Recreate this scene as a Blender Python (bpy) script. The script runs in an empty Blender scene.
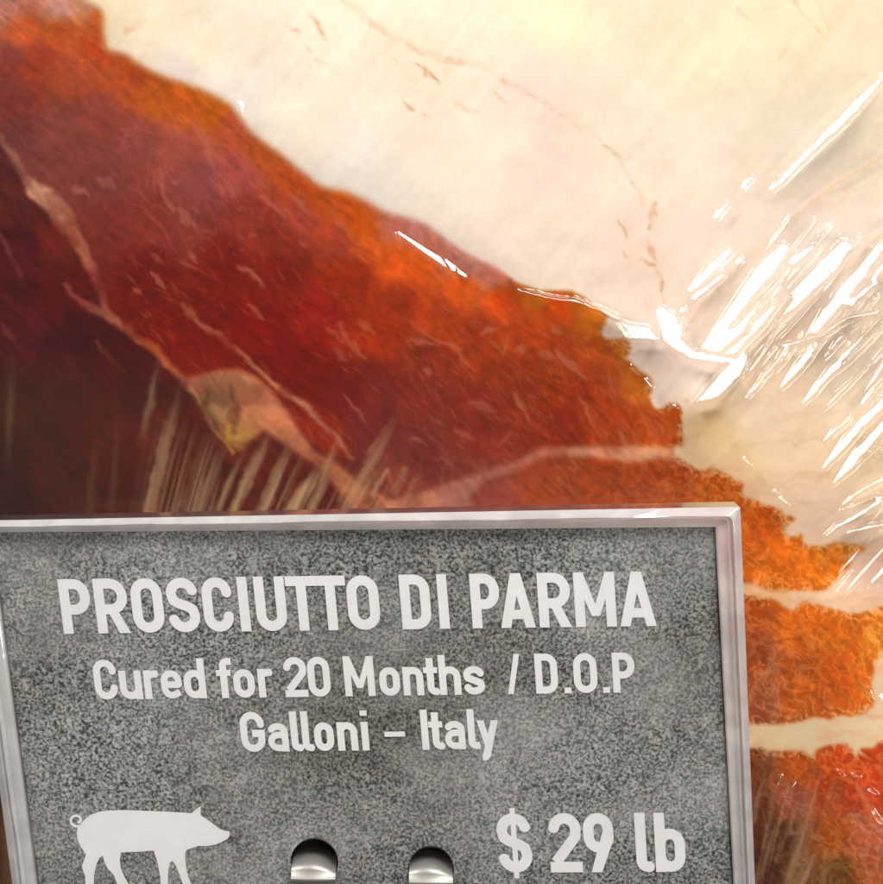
import bpy, math
import numpy as np
from mathutils import Vector, Matrix
from mathutils.geometry import delaunay_2d_cdt

R = math.radians
rng = np.random.default_rng(7)
sc = bpy.context.scene
col = sc.collection

# ------------------------------------------------------------------ camera
F, CX, CY = 1500.0, 441.5, 442.0          # focal length and centre of the 883 x 884 photograph, in its pixels
PITCH = R(12)
SIGN_C = (370.0, 700.0, 0.200)            # where the price sign stands in view, metres
SIGN_TILT = R(9)
BASE_H = 0.137
cam_d = bpy.data.cameras.new('camera')
cam = bpy.data.objects.new('camera', cam_d)
col.objects.link(cam)
cam.location = (0, 0, BASE_H)
cam.rotation_euler = (R(90) - PITCH, 0, 0)
cam_d.sensor_fit = 'VERTICAL'
cam_d.sensor_width = cam_d.sensor_height = 36
cam_d.lens = 36 * F / 884.0
cam_d.clip_start = 0.01
cam_d.clip_end = 20
cam_d.dof.use_dof = True
cam_d.dof.focus_distance = 0.206
cam_d.dof.aperture_fstop = 58
sc.camera = cam
ROT = np.array(cam.rotation_euler.to_matrix())
LOC = np.array(cam.location)


def to_world(p):
    return np.asarray(p) @ ROT.T + LOC


def ray(px, py):
    px = np.asarray(px, float); py = np.asarray(py, float)
    return np.stack([(px - CX) / F, -(py - CY) / F, -np.ones_like(px)], -1)


# ------------------------------------------------------------------ small helpers
def mesh_obj(name, verts, faces, mat, parent=None, smooth=False):
    me = bpy.data.meshes.new(name)
    me.from_pydata([tuple(v) for v in verts], [], [tuple(f) for f in faces])
    me.update()
    if smooth:
        me.polygons.foreach_set('use_smooth', np.ones(len(me.polygons), bool))
    me.materials.append(mat)
    o = bpy.data.objects.new(name, me)
    col.objects.link(o)
    if parent is not None:
        o.parent = parent
    return o


def thing(name, label, cat, loc):
    o = bpy.data.objects.new(name, None)
    col.objects.link(o)
    o.location = loc
    o.empty_display_size = 0.01
    o['label'] = label
    o['category'] = cat
    return o


def mat_new(name):
    m = bpy.data.materials.new(name)
    m.use_nodes = True
    nt = m.node_tree
    for n in list(nt.nodes):
        nt.nodes.remove(n)
    out = nt.nodes.new('ShaderNodeOutputMaterial')
    return m, nt, out


def sheen(nt):
    """reflectance of a thin clear sheet, the same from either side"""
    lw = nt.nodes.new('ShaderNodeLayerWeight'); lw.inputs['Blend'].default_value = 0.5
    p = nt.nodes.new('ShaderNodeMath'); p.operation = 'POWER'; p.inputs[1].default_value = 5.0
    nt.links.new(lw.outputs['Facing'], p.inputs[0])
    q = nt.nodes.new('ShaderNodeMath'); q.operation = 'MULTIPLY_ADD'; q.inputs[1].default_value = 0.9; q.inputs[2].default_value = 0.04
    nt.links.new(p.outputs[0], q.inputs[0])
    return q


def srgb2lin(c):
    c = np.clip(np.asarray(c, float) / 255.0, 0, 1)
    return np.where(c <= 0.04045, c / 12.92, ((c + 0.055) / 1.055) ** 2.4)


# value noise with smooth interpolation
_tabs = [rng.random((256, 256)) for _ in range(12)]


def vnoise(x, y, k=0):
    t = _tabs[k % 12]
    xi = np.floor(x).astype(int); yi = np.floor(y).astype(int)
    fx = x - xi; fy = y - yi
    fx = fx * fx * fx * (fx * (fx * 6 - 15) + 10); fy = fy * fy * fy * (fy * (fy * 6 - 15) + 10)
    a = t[xi & 255, yi & 255]; b = t[(xi + 1) & 255, yi & 255]
    c = t[xi & 255, (yi + 1) & 255]; d = t[(xi + 1) & 255, (yi + 1) & 255]
    return (a * (1 - fx) + b * fx) * (1 - fy) + (c * (1 - fx) + d * fx) * fy


def fbm(x, y, k=0, octs=4):
    s = 0; a = 0.5; n = 0
    for i in range(octs):
        s = s + a * vnoise(x * 2 ** i + 17.3 * i, y * 2 ** i + 5.1 * i, k + i)
        n += a; a *= 0.5
    return s / n


def rot(x, y, deg):
    c, s = math.cos(R(deg)), math.sin(R(deg))
    return x * c + y * s, -x * s + y * c


def inside(poly, X, Y):
    r = np.zeros(X.shape, bool)
    n = len(poly); j = n - 1
    for i in range(n):
        xi, yi = poly[i]; xj, yj = poly[j]
        if yi != yj:
            r ^= ((yi > Y) != (yj > Y)) & (X < (xj - xi) * (Y - yi) / (yj - yi) + xi)
        j = i
    return r


def smooth_poly(p, n=4):
    """Catmull-Rom curve through a closed outline"""
    p = np.array(p, float); k = len(p); out = []
    for i in range(k):
        a, b_, c, d = p[i - 1], p[i], p[(i + 1) % k], p[(i + 2) % k]
        for j in range(n):
            t = j / n
            out.append(tuple(0.5 * (2 * b_ + (c - a) * t + (2 * a - 5 * b_ + 4 * c - d) * t * t + (3 * b_ - a - 3 * c + d) * t ** 3)))
    return out


def sstep(a, b, x):
    t = np.clip((x - a) / (b - a), 0, 1)
    return t * t * (3 - 2 * t)


class Grid:
    """A sheet of points spread over the ham's face, dense where the photograph shows it."""
    def __init__(self, xs, ys):
        self.xs, self.ys = xs, ys
        self.X, self.Y = np.meshgrid(xs, ys)

    def stroke(self, pts, soft=1.0, wob=None):
        """soft mask of a polyline whose points are (x, y, width)"""
        P = np.array(pts, float)
        m = P[:, 2].max() + soft + 6
        i0, i1 = np.searchsorted(self.xs, [P[:, 0].min() - m, P[:, 0].max() + m])
        j0, j1 = np.searchsorted(self.ys, [P[:, 1].min() - m, P[:, 1].max() + m])
        sl = (slice(j0, j1), slice(i0, i1))
        X, Y = self.X[sl], self.Y[sl]
        if wob is not None:
            X = X + wob[0][sl]; Y = Y + wob[1][sl]
        best = np.full(X.shape, -1e9)
        for (x0, y0, w0), (x1, y1, w1) in zip(P[:-1], P[1:]):
            dx, dy = x1 - x0, y1 - y0
            L = dx * dx + dy * dy + 1e-9
            t = np.clip(((X - x0) * dx + (Y - y0) * dy) / L, 0, 1)
            d = np.hypot(X - x0 - t * dx, Y - y0 - t * dy)
            best = np.maximum(best, (w0 + (w1 - w0) * t) / 2 - d)
        return sl, sstep(-soft, soft, best)


def axis(lo, hi, a, b, fine, coarse):
    return np.concatenate([np.arange(lo, a, coarse), np.arange(a, b, fine), np.arange(b, hi + coarse, coarse)])


# ------------------------------------------------------------------ form of the ham
HX, HY, HW, HH = 430.0, 400.0, 1080.0, 860.0


def ham_r(px, py):
    a = np.abs((px - HX) / HW); b = np.abs((py - HY) / HH)
    return (a ** 3 + b ** 3) ** (1 / 3)


def soft_line(px, py):
    """signed distance-like value across the rim where fat cap meets lean, > 0 on the fat side"""
    ex = [-300, 0, 105, 165, 247, 320, 380, 440, 500, 600, 650, 700, 760, 860, 1400]
    ey = [-60, -10, 40, 78, 128, 186, 212, 236, 284, 312, 378, 455, 505, 550, 780]
    return (np.interp(px, ex, ey) - py) * 0.75


def ham_depth(px, py, film=False):
    r = np.clip(ham_r(px, py), 0, 1)
    d = 0.2185 + 0.085 * (1 - np.sqrt(1 - r ** 5 * 0.9995))
    d = d + 0.0035 * sstep(600, -200, px) * sstep(0, 600, py)
    e = soft_line(px, py)
    k = 0.45 if film else 1.0
    # the fat cap stands a little proud of the lean and rolls over at its edge
    d = d - 0.0006 * k * sstep(-22, 34, e)
    d = d + 0.0003 * k * np.exp(-((e + 20) / 18) ** 2)
    n = fbm(px / 150 + 3, py / 150 + 9, 2, 3) - 0.5
    d = d - 0.0009 * n
    if not film:
        d = d - 0.00022 * (fbm(px / 34, py / 34, 5, 3) - 0.5)
    return d


def ham_point(px, py, d):
    p = to_world(ray(px, py) * d[..., None])
    return p


# ------------------------------------------------------------------ colours of the meat
FATEDGE = [(-800, -600), (40, -600), (70, -60), (80, -20), (85, 0), (97, 6), (103, 16), (104, 38), (108, 50), (125, 55), (137, 63), (160, 75), (180, 82),
           (200, 89), (218, 98), (232, 107), (247, 128), (262, 141), (285, 158), (305, 175), (322, 187), (345, 192), (365, 201), (382, 210),
           (395, 215), (420, 222), (440, 235), (460, 250), (480, 260), (500, 270), (516, 282), (530, 287), (545, 291), (560, 290), (572, 291),
           (583, 297), (590, 303), (600, 309), (607, 315), (604, 325), (601, 333), (607, 338), (622, 338), (630, 343), (629, 352),
           (626, 357), (632, 362), (640, 370), (648, 375), (653, 384), (650, 394), (652, 404), (657, 409), (668, 405), (676, 403),
           (681, 410), (682, 425), (685, 441), (681, 447), (672, 446), (676, 455), (686, 461), (692, 467), (698, 470), (705, 472), (712, 467),
           (720, 472), (735, 480), (744, 484), (742, 493), (748, 498), (765, 504), (780, 510), (785, 515), (796, 518), (789, 525),
           (784, 534), (793, 537), (803, 533), (803, 543), (820, 546), (836, 543), (850, 545), (865, 547), (855, 555), (838, 558), (853, 560), (846, 570),
           (838, 578), (828, 588), (815, 592), (800, 591), (780, 592), (760, 588), (745, 583), (700, 582), (640, 590), (600, 640), (560, 800), (560, 1300), (-800, 1300)]
LEAN3 = [(600, 590), (744, 594), (760, 598), (775, 600), (785, 608), (795, 610), (803, 602), (815, 604), (830, 608), (850, 613), (870, 611),
         (890, 608), (905, 640), (890, 650), (878, 660), (872, 680), (874, 695), (872, 707), (860, 714), (850, 716), (840, 715), (830, 720), (815, 717),
         (800, 722), (780, 724), (760, 724), (748, 724), (600, 722)]
LEAN4 = [(600, 746), (748, 748), (765, 750), (780, 751), (800, 751), (812, 757), (818, 749), (835, 744), (850, 747), (856, 758), (862, 748), (875, 747),
         (884, 741), (940, 738), (1200, 700), (1700, 760), (1700, 1300), (600, 1300)]
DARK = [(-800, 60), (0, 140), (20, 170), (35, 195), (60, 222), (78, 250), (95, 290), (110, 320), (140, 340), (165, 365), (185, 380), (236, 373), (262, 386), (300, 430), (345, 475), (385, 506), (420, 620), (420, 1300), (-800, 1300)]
ISLAND = [(183, 378), (215, 371), (236, 368), (256, 376), (275, 395), (300, 425), (322, 452), (345, 470), (365, 490), (392, 500), (430, 490), (470, 476), (500, 467),
          (520, 460), (533, 451), (545, 446), (580, 447), (620, 446), (655, 446), (690, 446), (690, 460), (660, 458), (640, 463), (600, 458), (562, 456), (540, 459), (525, 467), (508, 474), (487, 480), (470, 497), (480, 540), (366, 540), (354, 512),
          (342, 495), (330, 478), (312, 463), (287, 446), (264, 430), (252, 440), (240, 451), (226, 446), (212, 426), (203, 412)]
SEAM_LINES = [
    [(-20, 118, 7), (0, 140, 8), (20, 168, 9), (32, 188, 15), (48, 200, 21), (62, 215, 22), (75, 238, 15), (85, 255, 11), (94, 275, 8), (102, 296, 8), (106, 308, 9), (112, 318, 8)],
    [(66, 285, 4), (80, 300, 8), (95, 311, 10), (112, 320, 9), (128, 330, 6), (142, 341, 8), (156, 352, 9), (168, 364, 9), (180, 376, 9), (192, 388, 6), (200, 402, 5), (212, 426, 4), (232, 452, 4)],
    [(183, 304, 2), (198, 322, 4), (214, 335, 4), (236, 347, 5), (252, 363, 4), (268, 381, 5), (284, 394, 8), (305, 407, 7), (318, 420, 5), (335, 436, 4), (344, 446, 4), (352, 458, 4)],
    [(95, 342, 2), (104, 352, 4), (115, 362, 4), (125, 372, 2)],
    [(0, 233, 4), (10, 252, 6), (22, 277, 3)],
    [(2, 325, 3), (10, 335, 6), (15, 339, 3)],
]
FLECKS = [  # x0, y0, x1, y1, width: thin pale marbling on the big muscle
    (158, 168, 165, 200, 5), (165, 196, 172, 212, 5), (180, 210, 190, 222, 6), (195, 120, 216, 166, 6), (152, 273, 165, 290, 5), (178, 210, 192, 224, 6), (135, 288, 142, 295, 5),
    (196, 320, 222, 336, 5), (180, 303, 192, 318, 3), (325, 326, 345, 345, 5), (340, 322, 352, 352, 5), (352, 345, 366, 358, 6), (362, 322, 376, 332, 6),
    (335, 350, 345, 362, 4), (410, 338, 440, 346, 4), (448, 345, 462, 352, 5), (420, 328, 470, 362, 2), (484, 333, 496, 330, 6), (552, 326, 562, 331, 6),
    (515, 350, 525, 349, 6), (540, 354, 555, 358, 6), (558, 352, 585, 378, 6), (470, 402, 495, 412, 7), (425, 370, 432, 374, 6), (515, 393, 528, 415, 4), (455, 350, 475, 372, 2),
    (500, 352, 508, 340, 3), (345, 395, 366, 420, 3), (100, 178, 114, 188, 7), (75, 190, 88, 195, 6), (186, 252, 196, 262, 4), (240, 265, 262, 288, 4), (150, 255, 162, 262, 4), (247, 305, 262, 318, 4),
    (578, 395, 592, 430, 3), (610, 380, 618, 396, 2), (588, 410, 600, 440, 2), (598, 425, 610, 446, 2), (620, 432, 628, 447, 3), (500, 445, 512, 432, 3), (330, 210, 350, 235, 4), (290, 192, 310, 212, 3), (262, 196, 285, 215, 3),
    (455, 430, 475, 441, 4), (440, 455, 452, 466, 3), (410, 436, 425, 446, 3), (430, 418, 445, 424, 3)]
LEAN_C = [
    (440, 312, 176, 62, 14), (480, 332, 160, 56, 14), (400, 300, 160, 50, 14), (430, 352, 146, 48, 18), (520, 372, 150, 52, 12), (560, 350, 162, 60, 10), (600, 385, 162, 62, 12), (620, 445, 160, 60, 12), (190, 230, 134, 50, 36), (80, 150, 130, 58, 44), (60, 170, 122, 54, 42), (280, 240, 140, 44, 22), (340, 240, 168, 62, 34), (380, 400, 122, 36, 22),
    (10, 8, 185, 112, 82), (60, 8, 205, 150, 120), (85, 6, 190, 130, 85), (20, 30, 195, 82, 15), (60, 32, 196, 84, 12), (100, 20, 195, 90, 15), (96, 50, 178, 66, 8), (40, 60, 145, 48, 12),
    (8, 60, 122, 38, 20), (10, 100, 118, 42, 30), (60, 80, 150, 56, 10), (130, 75, 182, 74, 8), (160, 95, 203, 94, 5), (210, 108, 208, 102, 3), (185, 118, 198, 90, 10), (100, 120, 145, 62, 42),
    (60, 130, 132, 60, 42), (20, 140, 118, 52, 42), (140, 140, 152, 66, 50), (180, 140, 172, 80, 52), (230, 132, 196, 86, 38), (262, 150, 195, 88, 15), (240, 170, 168, 72, 58), (200, 180, 142, 64, 58),
    (100, 180, 126, 54, 42), (150, 220, 134, 46, 30), (110, 225, 122, 40, 28), (300, 180, 205, 82, 15), (330, 203, 208, 88, 10), (300, 222, 168, 66, 40), (250, 220, 145, 48, 25), (360, 232, 212, 92, 3),
    (400, 262, 228, 92, 0), (420, 270, 218, 86, 3), (440, 248, 196, 110, 70), (398, 222, 205, 120, 90), (416, 230, 212, 136, 112), (442, 246, 214, 140, 116), (470, 262, 210, 138, 112), (492, 275, 200, 122, 92), (460, 290, 218, 88, 6), (350, 280, 155, 42, 3), (280, 270, 125, 24, 4), (220, 260, 118, 22, 6),
    (150, 270, 108, 18, 6), (200, 320, 116, 20, 2), (260, 330, 132, 16, 0), (320, 320, 150, 26, 0), (380, 330, 164, 46, 4), (440, 330, 186, 66, 4), (500, 302, 220, 80, 0), (560, 306, 228, 80, 3),
    (592, 318, 214, 116, 15), (540, 290, 190, 110, 10), (575, 295, 176, 104, 15), (520, 340, 182, 64, 6), (600, 350, 188, 78, 8), (620, 346, 196, 110, 20), (580, 390, 150, 46, 4), (640, 385, 200, 106, 15), (620, 420, 168, 60, 4), (676, 420, 198, 84, 5),
    (655, 432, 180, 72, 10), (560, 430, 134, 38, 5), (480, 420, 136, 42, 20), (420, 400, 132, 42, 24), (380, 420, 116, 34, 24), (420, 450, 126, 46, 32), (350, 400, 112, 20, 14), (300, 380, 122, 16, 0),
    (250, 350, 118, 18, 2), (320, 440, 150, 40, 8), (400, 480, 144, 62, 42), (340, 480, 120, 40, 22), (480, 495, 150, 70, 50), (560, 482, 160, 70, 30), (620, 475, 152, 62, 15), (680, 470, 166, 66, 8), (720, 480, 188, 88, 8), (760, 520, 198, 88, 3),
    (750, 560, 192, 92, 8), (790, 560, 218, 108, 3), (840, 550, 222, 128, 18), (840, 568, 222, 118, 8), (770, 582, 204, 104, 14),
    (755, 610, 170, 74, 10), (752, 650, 158, 72, 22), (800, 622, 206, 98, 8), (850, 630, 222, 112, 8), (882, 640, 222, 128, 18), (800, 670, 196, 92, 18), (840, 680, 216, 98, 8), (865, 690, 226, 112, 12),
    (760, 700, 174, 88, 40), (800, 712, 202, 98, 20), (752, 765, 130, 60, 15), (800, 765, 192, 84, 8), (840, 765, 212, 78, 8), (875, 765, 214, 74, 8), (865, 790, 216, 70, 12), (830, 790, 186, 72, 14),
    (790, 800, 186, 98, 58), (762, 800, 112, 52, 16), (830, 840, 190, 92, 18), (870, 840, 214, 112, 66), (780, 840, 104, 52, 25), (760, 870, 84, 34, 20), (800, 870, 146, 92, 48), (840, 872, 136, 78, 20), (872, 872, 190, 100, 48)]
DARK_C = [  # darker meat, with the shade of the lower left painted into these tones
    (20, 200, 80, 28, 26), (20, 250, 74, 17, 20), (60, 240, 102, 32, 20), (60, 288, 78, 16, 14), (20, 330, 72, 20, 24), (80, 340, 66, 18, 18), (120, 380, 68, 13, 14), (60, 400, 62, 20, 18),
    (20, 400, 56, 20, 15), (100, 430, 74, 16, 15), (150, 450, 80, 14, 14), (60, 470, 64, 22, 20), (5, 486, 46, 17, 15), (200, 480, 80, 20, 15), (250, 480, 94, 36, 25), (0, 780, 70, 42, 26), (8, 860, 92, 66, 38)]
FAT_C = [
    (110, 8, 226, 205, 165), (200, 50, 238, 218, 184), (150, 40, 236, 216, 182), (230, 90, 233, 218, 196), (180, 70, 226, 208, 192), (330, 30, 240, 222, 192), (300, 130, 238, 220, 192), (420, 60, 242, 222, 190), (360, 180, 230, 216, 196), (470, 230, 234, 214, 190),
    (450, 150, 243, 222, 194), (530, 90, 244, 218, 194), (550, 170, 244, 216, 192), (620, 120, 243, 222, 192), (560, 20, 245, 226, 186), (700, 40, 246, 226, 186), (800, 20, 244, 222, 178), (860, 60, 243, 220, 182), (700, 160, 243, 222, 192),
    (800, 150, 240, 220, 190), (870, 130, 238, 216, 184), (640, 260, 238, 210, 184), (560, 260, 236, 214, 186), (700, 240, 240, 216, 192), (820, 230, 236, 212, 188), (690, 380, 238, 214, 190), (660, 370, 234, 208, 184), (760, 420, 232, 202, 166), (710, 430, 228, 190, 136),
    (850, 380, 230, 204, 172), (800, 460, 226, 194, 156), (860, 470, 226, 198, 158), (820, 520, 226, 192, 158), (730, 460, 226, 190, 140), (870, 570, 222, 186, 156), (840, 600, 230, 192, 156), (760, 590, 214, 166, 118), (880, 670, 236, 188, 148),
    (850, 735, 240, 192, 150), (770, 738, 232, 194, 150), (800, 735, 238, 196, 152)]
SEAM_C = [
    (45, 200, 198, 140, 108), (10, 150, 140, 84, 66), (80, 245, 170, 96, 66), (95, 290, 128, 50, 45), (110, 318, 150, 84, 60), (150, 350, 184, 104, 58), (185, 378, 178, 116, 78), (225, 378, 190, 130, 90), (215, 405, 150, 112, 72), (232, 440, 170, 122, 62), (260, 400, 196, 122, 84), (290, 430, 196, 118, 80),
    (320, 465, 184, 108, 72), (350, 490, 186, 114, 76), (300, 405, 168, 106, 78), (335, 435, 160, 96, 74), (225, 340, 158, 76, 58), (410, 495, 188, 122, 90), (460, 486, 176, 112, 96), (520, 465, 176, 104, 84), (590, 452, 192, 130, 104), (660, 452, 204, 146, 108), (10, 250, 112, 46, 45), (8, 333, 120, 60, 44), (112, 360, 108, 36, 22)]


def idw(ctrl, X, Y, power=4.6):
    C = np.array(ctrl, float)
    out = np.zeros(X.shape + (3,)); w = np.zeros(X.shape)
    for x, y, r, g, b in C:
        k = 1.0 / ((X - x) ** 2 + (Y - y) ** 2 + 120.0) ** (power / 2)
        w += k
        out += k[..., None] * np.array([r, g, b])
    return out / w[..., None]


def blur(a, n=1):
    for _ in range(n):
        p = np.pad(a, [(1, 1), (1, 1)] + [(0, 0)] * (a.ndim - 2), mode='edge')
        a = (p[:-2, 1:-1] + p[2:, 1:-1] + 2 * p[1:-1, 1:-1] + p[1:-1, :-2] + p[1:-1, 2:]) / 6
    return a


G = Grid(axis(-660, 1520, -16, 900, 1.5, 14), axis(-470, 1270, -16, 900, 1.5, 14))
X, Y = G.X, G.Y
wx = (fbm(X / 14, Y / 14, 1, 3) - 0.5) * 9
wy = (fbm(X / 14 + 40, Y / 14, 4, 3) - 0.5) * 9
calm = 0.06 + 0.24 * sstep(480, 640, X)
Xw, Yw = X + wx * calm, Y + wy * calm
label = np.zeros(X.shape, int)                      # 0 fat cap, 1 big muscle, 2 dark muscle, 3 and 4 small muscles, 5 fat seam
label[inside(smooth_poly(FATEDGE, 3), Xw, Yw)] = 1
label[inside(DARK, Xw, Yw) & (label == 1)] = 2
label[inside(smooth_poly(LEAN3, 3), Xw, Yw)] = 3
label[inside(smooth_poly(LEAN4, 3), Xw, Yw)] = 4
seam = np.zeros(X.shape)
seam[inside(ISLAND, Xw, Yw) & np.isin(label, (1, 2))] = 1.0
# small red pockets inside the pale island
for poly in ([(284, 405), (300, 410), (318, 425), (338, 445), (330, 458), (316, 452), (300, 432)], [(340, 448), (352, 462), (360, 476), (348, 472), (336, 460)],
             [(400, 470), (428, 478), (440, 474), (430, 486), (405, 490), (396, 482)]):
    seam[inside(poly, Xw, Yw)] = 0
seam = blur(seam, 8) * (0.72 + 0.28 * sstep(0.35, 0.62, fbm(X / 18, Y / 18, 10, 3)))
for ln in SEAM_LINES:
    sl, m = G.stroke(ln, 3.4, (wx * 0.8, wy * 0.8))
    seam[sl] = np.maximum(seam[sl], m * (0.55 + 0.45 * sstep(0.35, 0.6, fbm(X[sl] / 22, Y[sl] / 22, 9, 2))))
lean0 = np.isin(label, (1, 2, 3, 4)).astype(float)
label[(seam > 0.5) & np.isin(label, (1, 2))] = 5

cl = idw(LEAN_C, X, Y)
cd = idw(DARK_C, X, Y)
cf = idw(FAT_C, X, Y, 3.0) * np.array([1.02, 1.05, 1.11]) * (1 - 0.05 * sstep(420, 760, X) * sstep(260, 60, Y))[..., None]
cs = idw(SEAM_C, X, Y)
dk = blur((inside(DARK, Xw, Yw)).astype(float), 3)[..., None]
right = sstep(430, 720, X)[..., None]
left = 1 - right
# lean: blotches, fibres running down to the right, a net of pale threads at the right
u1, v1 = rot(X, Y, 42)
v1 = v1 + (fbm(X / 80 + 9, Y / 80, 6, 2) - 0.5) * 26
fib = fbm(u1 / 22, v1 / 5, 3, 4) - 0.5
blot = fbm(X / 26, Y / 26, 6, 4) - 0.5
big = fbm(X / 75, Y / 75, 8, 3) - 0.5
tex = 1 + (0.24 * fib + 0.16 * blot + 0.16 * big + 0.22 * (fbm(X / 7, Y / 7, 0, 3) - 0.5))[..., None]
cl = cl * tex
ru, rv = rot(X + wx * 1.3, Y + wy * 1.3, 12)
n1 = fbm(ru / 15, rv / 9, 2, 3); n2 = fbm(ru / 10 + 9, rv / 17, 7, 3)
net = np.maximum(1 - np.abs(n1 - 0.5) * 14, 1 - np.abs(n2 - 0.5) * 14).clip(0, 1)[..., None]
netm = sstep(560, 720, X + 0.5 * (Y - 440))[..., None] * sstep(400, 470, Y)[..., None]
cl = cl + net * netm * np.array([32, 44, 40]) * (0.4 + 0.9 * fbm(X / 40, Y / 40, 9, 2)[..., None])
dark_gap = (1 - np.abs(n1 - 0.62) * 16).clip(0, 1)[..., None]
cl = cl * (1 - 0.10 * dark_gap * netm)
# pale threads on the rest
mx, my = rot(X + (fbm(X / 50, Y / 50, 2, 2) - 0.5) * 40, Y + (fbm(X / 50, Y / 50 + 8, 4, 2) - 0.5) * 40, 46)
th = (1 - np.abs(fbm(mx / 40, my / 9, 1, 2) - 0.5) * 20).clip(0, 1) * sstep(0.52, 0.66, fbm(X / 48, Y / 48, 3, 3))
cl = cl + th[..., None] * np.array([26, 22, 20]) * 0.8
flm = np.zeros(X.shape)
for x0, y0, x1, y1, w in FLECKS:
    sl, m = G.stroke([(x0, y0, w * 0.7), ((x0 + x1) / 2, (y0 + y1) / 2, w * 1.5), (x1, y1, w * 0.5)], 2.2, (wx, wy))
    flm[sl] = np.maximum(flm[sl], m * rng.uniform(0.6, 0.95))
for _ in range(520):                                # many fine ones too short to name
    x0, y0 = rng.uniform(120, 690), rng.uniform(120, 505)
    L = rng.uniform(5, 20); a = R(rng.normal(44, 16)); w = rng.uniform(1.2, 3.4)
    sl, m = G.stroke([(x0, y0, 0.6), (x0 + L * math.cos(a) / 2, y0 + L * math.sin(a) / 2, w), (x0 + L * math.cos(a), y0 + L * math.sin(a), 0.4)], 1.4, None)
    flm[sl] = np.maximum(flm[sl], m * rng.uniform(0.12, 0.6))
for _ in range(420):                                # scratchy cut fibres on the right of the muscle
    x0, y0 = rng.uniform(400, 700), rng.uniform(300, 505)
    L = rng.uniform(4, 17); a = R(rng.normal(55, 14)); w = rng.uniform(0.8, 1.9)
    sl, m = G.stroke([(x0, y0, 0.6), (x0 + L * math.cos(a) / 2, y0 + L * math.sin(a) / 2, w), (x0 + L * math.cos(a), y0 + L * math.sin(a), 0.4)], 1.2, None)
    flm[sl] = np.maximum(flm[sl], m * rng.uniform(0.15, 0.6))
cl = cl + flm[..., None] * (np.clip(cl * 0.30 + np.array([135, 82, 62]), 0, 225) - cl) * 0.95
dusk = np.clip(np.exp(-(((X - 150) / 130) ** 2 + ((Y - 175) / 70) ** 2)) + 0.8 * np.exp(-(((X - 400) / 110) ** 2 + ((Y - 440) / 55) ** 2)), 0, 1) * (0.55 + 0.9 * (fbm(X / 30, Y / 30, 2, 3) - 0.2))
cl = cl + dusk[..., None] * 0.40 * (np.array([140, 74, 62]) - cl)
cl = cl * np.array([0.965, 0.93, 1.02]) * (1 + 0.07 * sstep(690, 760, X) * sstep(480, 600, Y))[..., None]  # lower right brightened in colour to offset the sign's shadow
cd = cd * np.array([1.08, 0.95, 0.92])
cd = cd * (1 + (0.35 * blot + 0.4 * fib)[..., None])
# fat: faint cloudiness, tan veins and nicks
cf = cf * (1 + (0.05 * (fbm(X / 70, Y / 70, 4, 2) - 0.5) + 0.012 * (fbm(X / 16, Y / 12, 7, 3) - 0.5))[..., None])
cf = cf * (1 + 0.06 * np.exp(-(((X - 800) / 110) ** 2 + ((Y - 400) / 90) ** 2)))[..., None]
cf = cf * (1 + 0.12 * sstep(470, 720, Y)[..., None] * np.array([1.0, 1.0, 0.9]))
ku, kv = rot(X + wx, Y + wy, -52)
cf = cf * (1 + (0.05 * (fbm(ku / 120, kv / 8, 5, 3) - 0.5) + 0.03 * (fbm(X / 5, Y / 5, 3, 2) - 0.5))[..., None] * np.array([0.7, 1.0, 1.5]))
su, sv = rot(X + wx * 2, Y + wy * 2, -4)
streak = (fbm(su / 60, sv / 9, 10, 4) - 0.5) * sstep(330, 470, Y) * 0.26
cf = cf * (1 - np.clip(streak, 0, 1)[..., None] * np.array([0.5, 0.9, 1.3]))
pearl = sstep(0.46, 0.6, fbm(X / 90 + 4, Y / 60, 11, 3))
cf = cf * (1 + pearl[..., None] * np.array([0.0, -0.012, -0.012]))
NICKS = [([(419, 63, 2), (428, 72, 5), (437, 83, 4)], 0.75), ([(311, 12, 3), (318, 26, 5), (326, 40, 3)], 0.5), ([(285, 26, 2), (297, 34, 4)], 0.4), ([(304, 44, 3), (312, 50, 4)], 0.4), ([(314, 58, 3), (326, 66, 4)], 0.35),
         ([(404, 101, 2), (412, 109, 4)], 0.55), ([(392, 58, 2), (397, 62, 3)], 0.5), ([(603, 146, 2), (612, 150, 4), (620, 158, 3)], 0.5), ([(621, 162, 2), (629, 177, 4)], 0.42), ([(633, 182, 2), (640, 198, 4), (644, 204, 2)], 0.4),
         ([(655, 203, 5), (654, 216, 8), (649, 228, 4)], 0.42), ([(617, 222, 2), (623, 230, 5), (628, 238, 3)], 0.45), ([(649, 240, 4), (652, 252, 5), (656, 262, 3)], 0.45), ([(641, 262, 3), (652, 266, 4), (660, 278, 4), (664, 302, 3)], 0.55),
         ([(622, 250, 2), (626, 255, 4)], 0.35), ([(345, 0, 7), (372, 24, 8), (400, 42, 6), (440, 58, 9), (480, 66, 8), (510, 82, 5), (560, 112, 4), (600, 140, 3)], 0.26), ([(495, 92, 2), (506, 104, 4)], 0.25), ([(455, 105, 4), (478, 112, 5)], 0.16), ([(424, 114, 4), (430, 120, 4)], 0.25),
         ([(128, 30, 6), (144, 20, 6)], 0.25), ([(735, 8, 3), (752, 22, 2), (770, 6, 2)], 0.18), ([(792, 0, 4), (800, 10, 2), (812, 24, 2), (826, 38, 3)], 0.28), ([(820, 0, 2), (830, 30, 2)], 0.22), ([(782, 60, 6), (790, 40, 3)], 0.14), ([(690, 396, 3), (684, 404, 4)], 0.3),
         ([(596, 440, 1), (640, 452, 1)], 0.1)]
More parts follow.
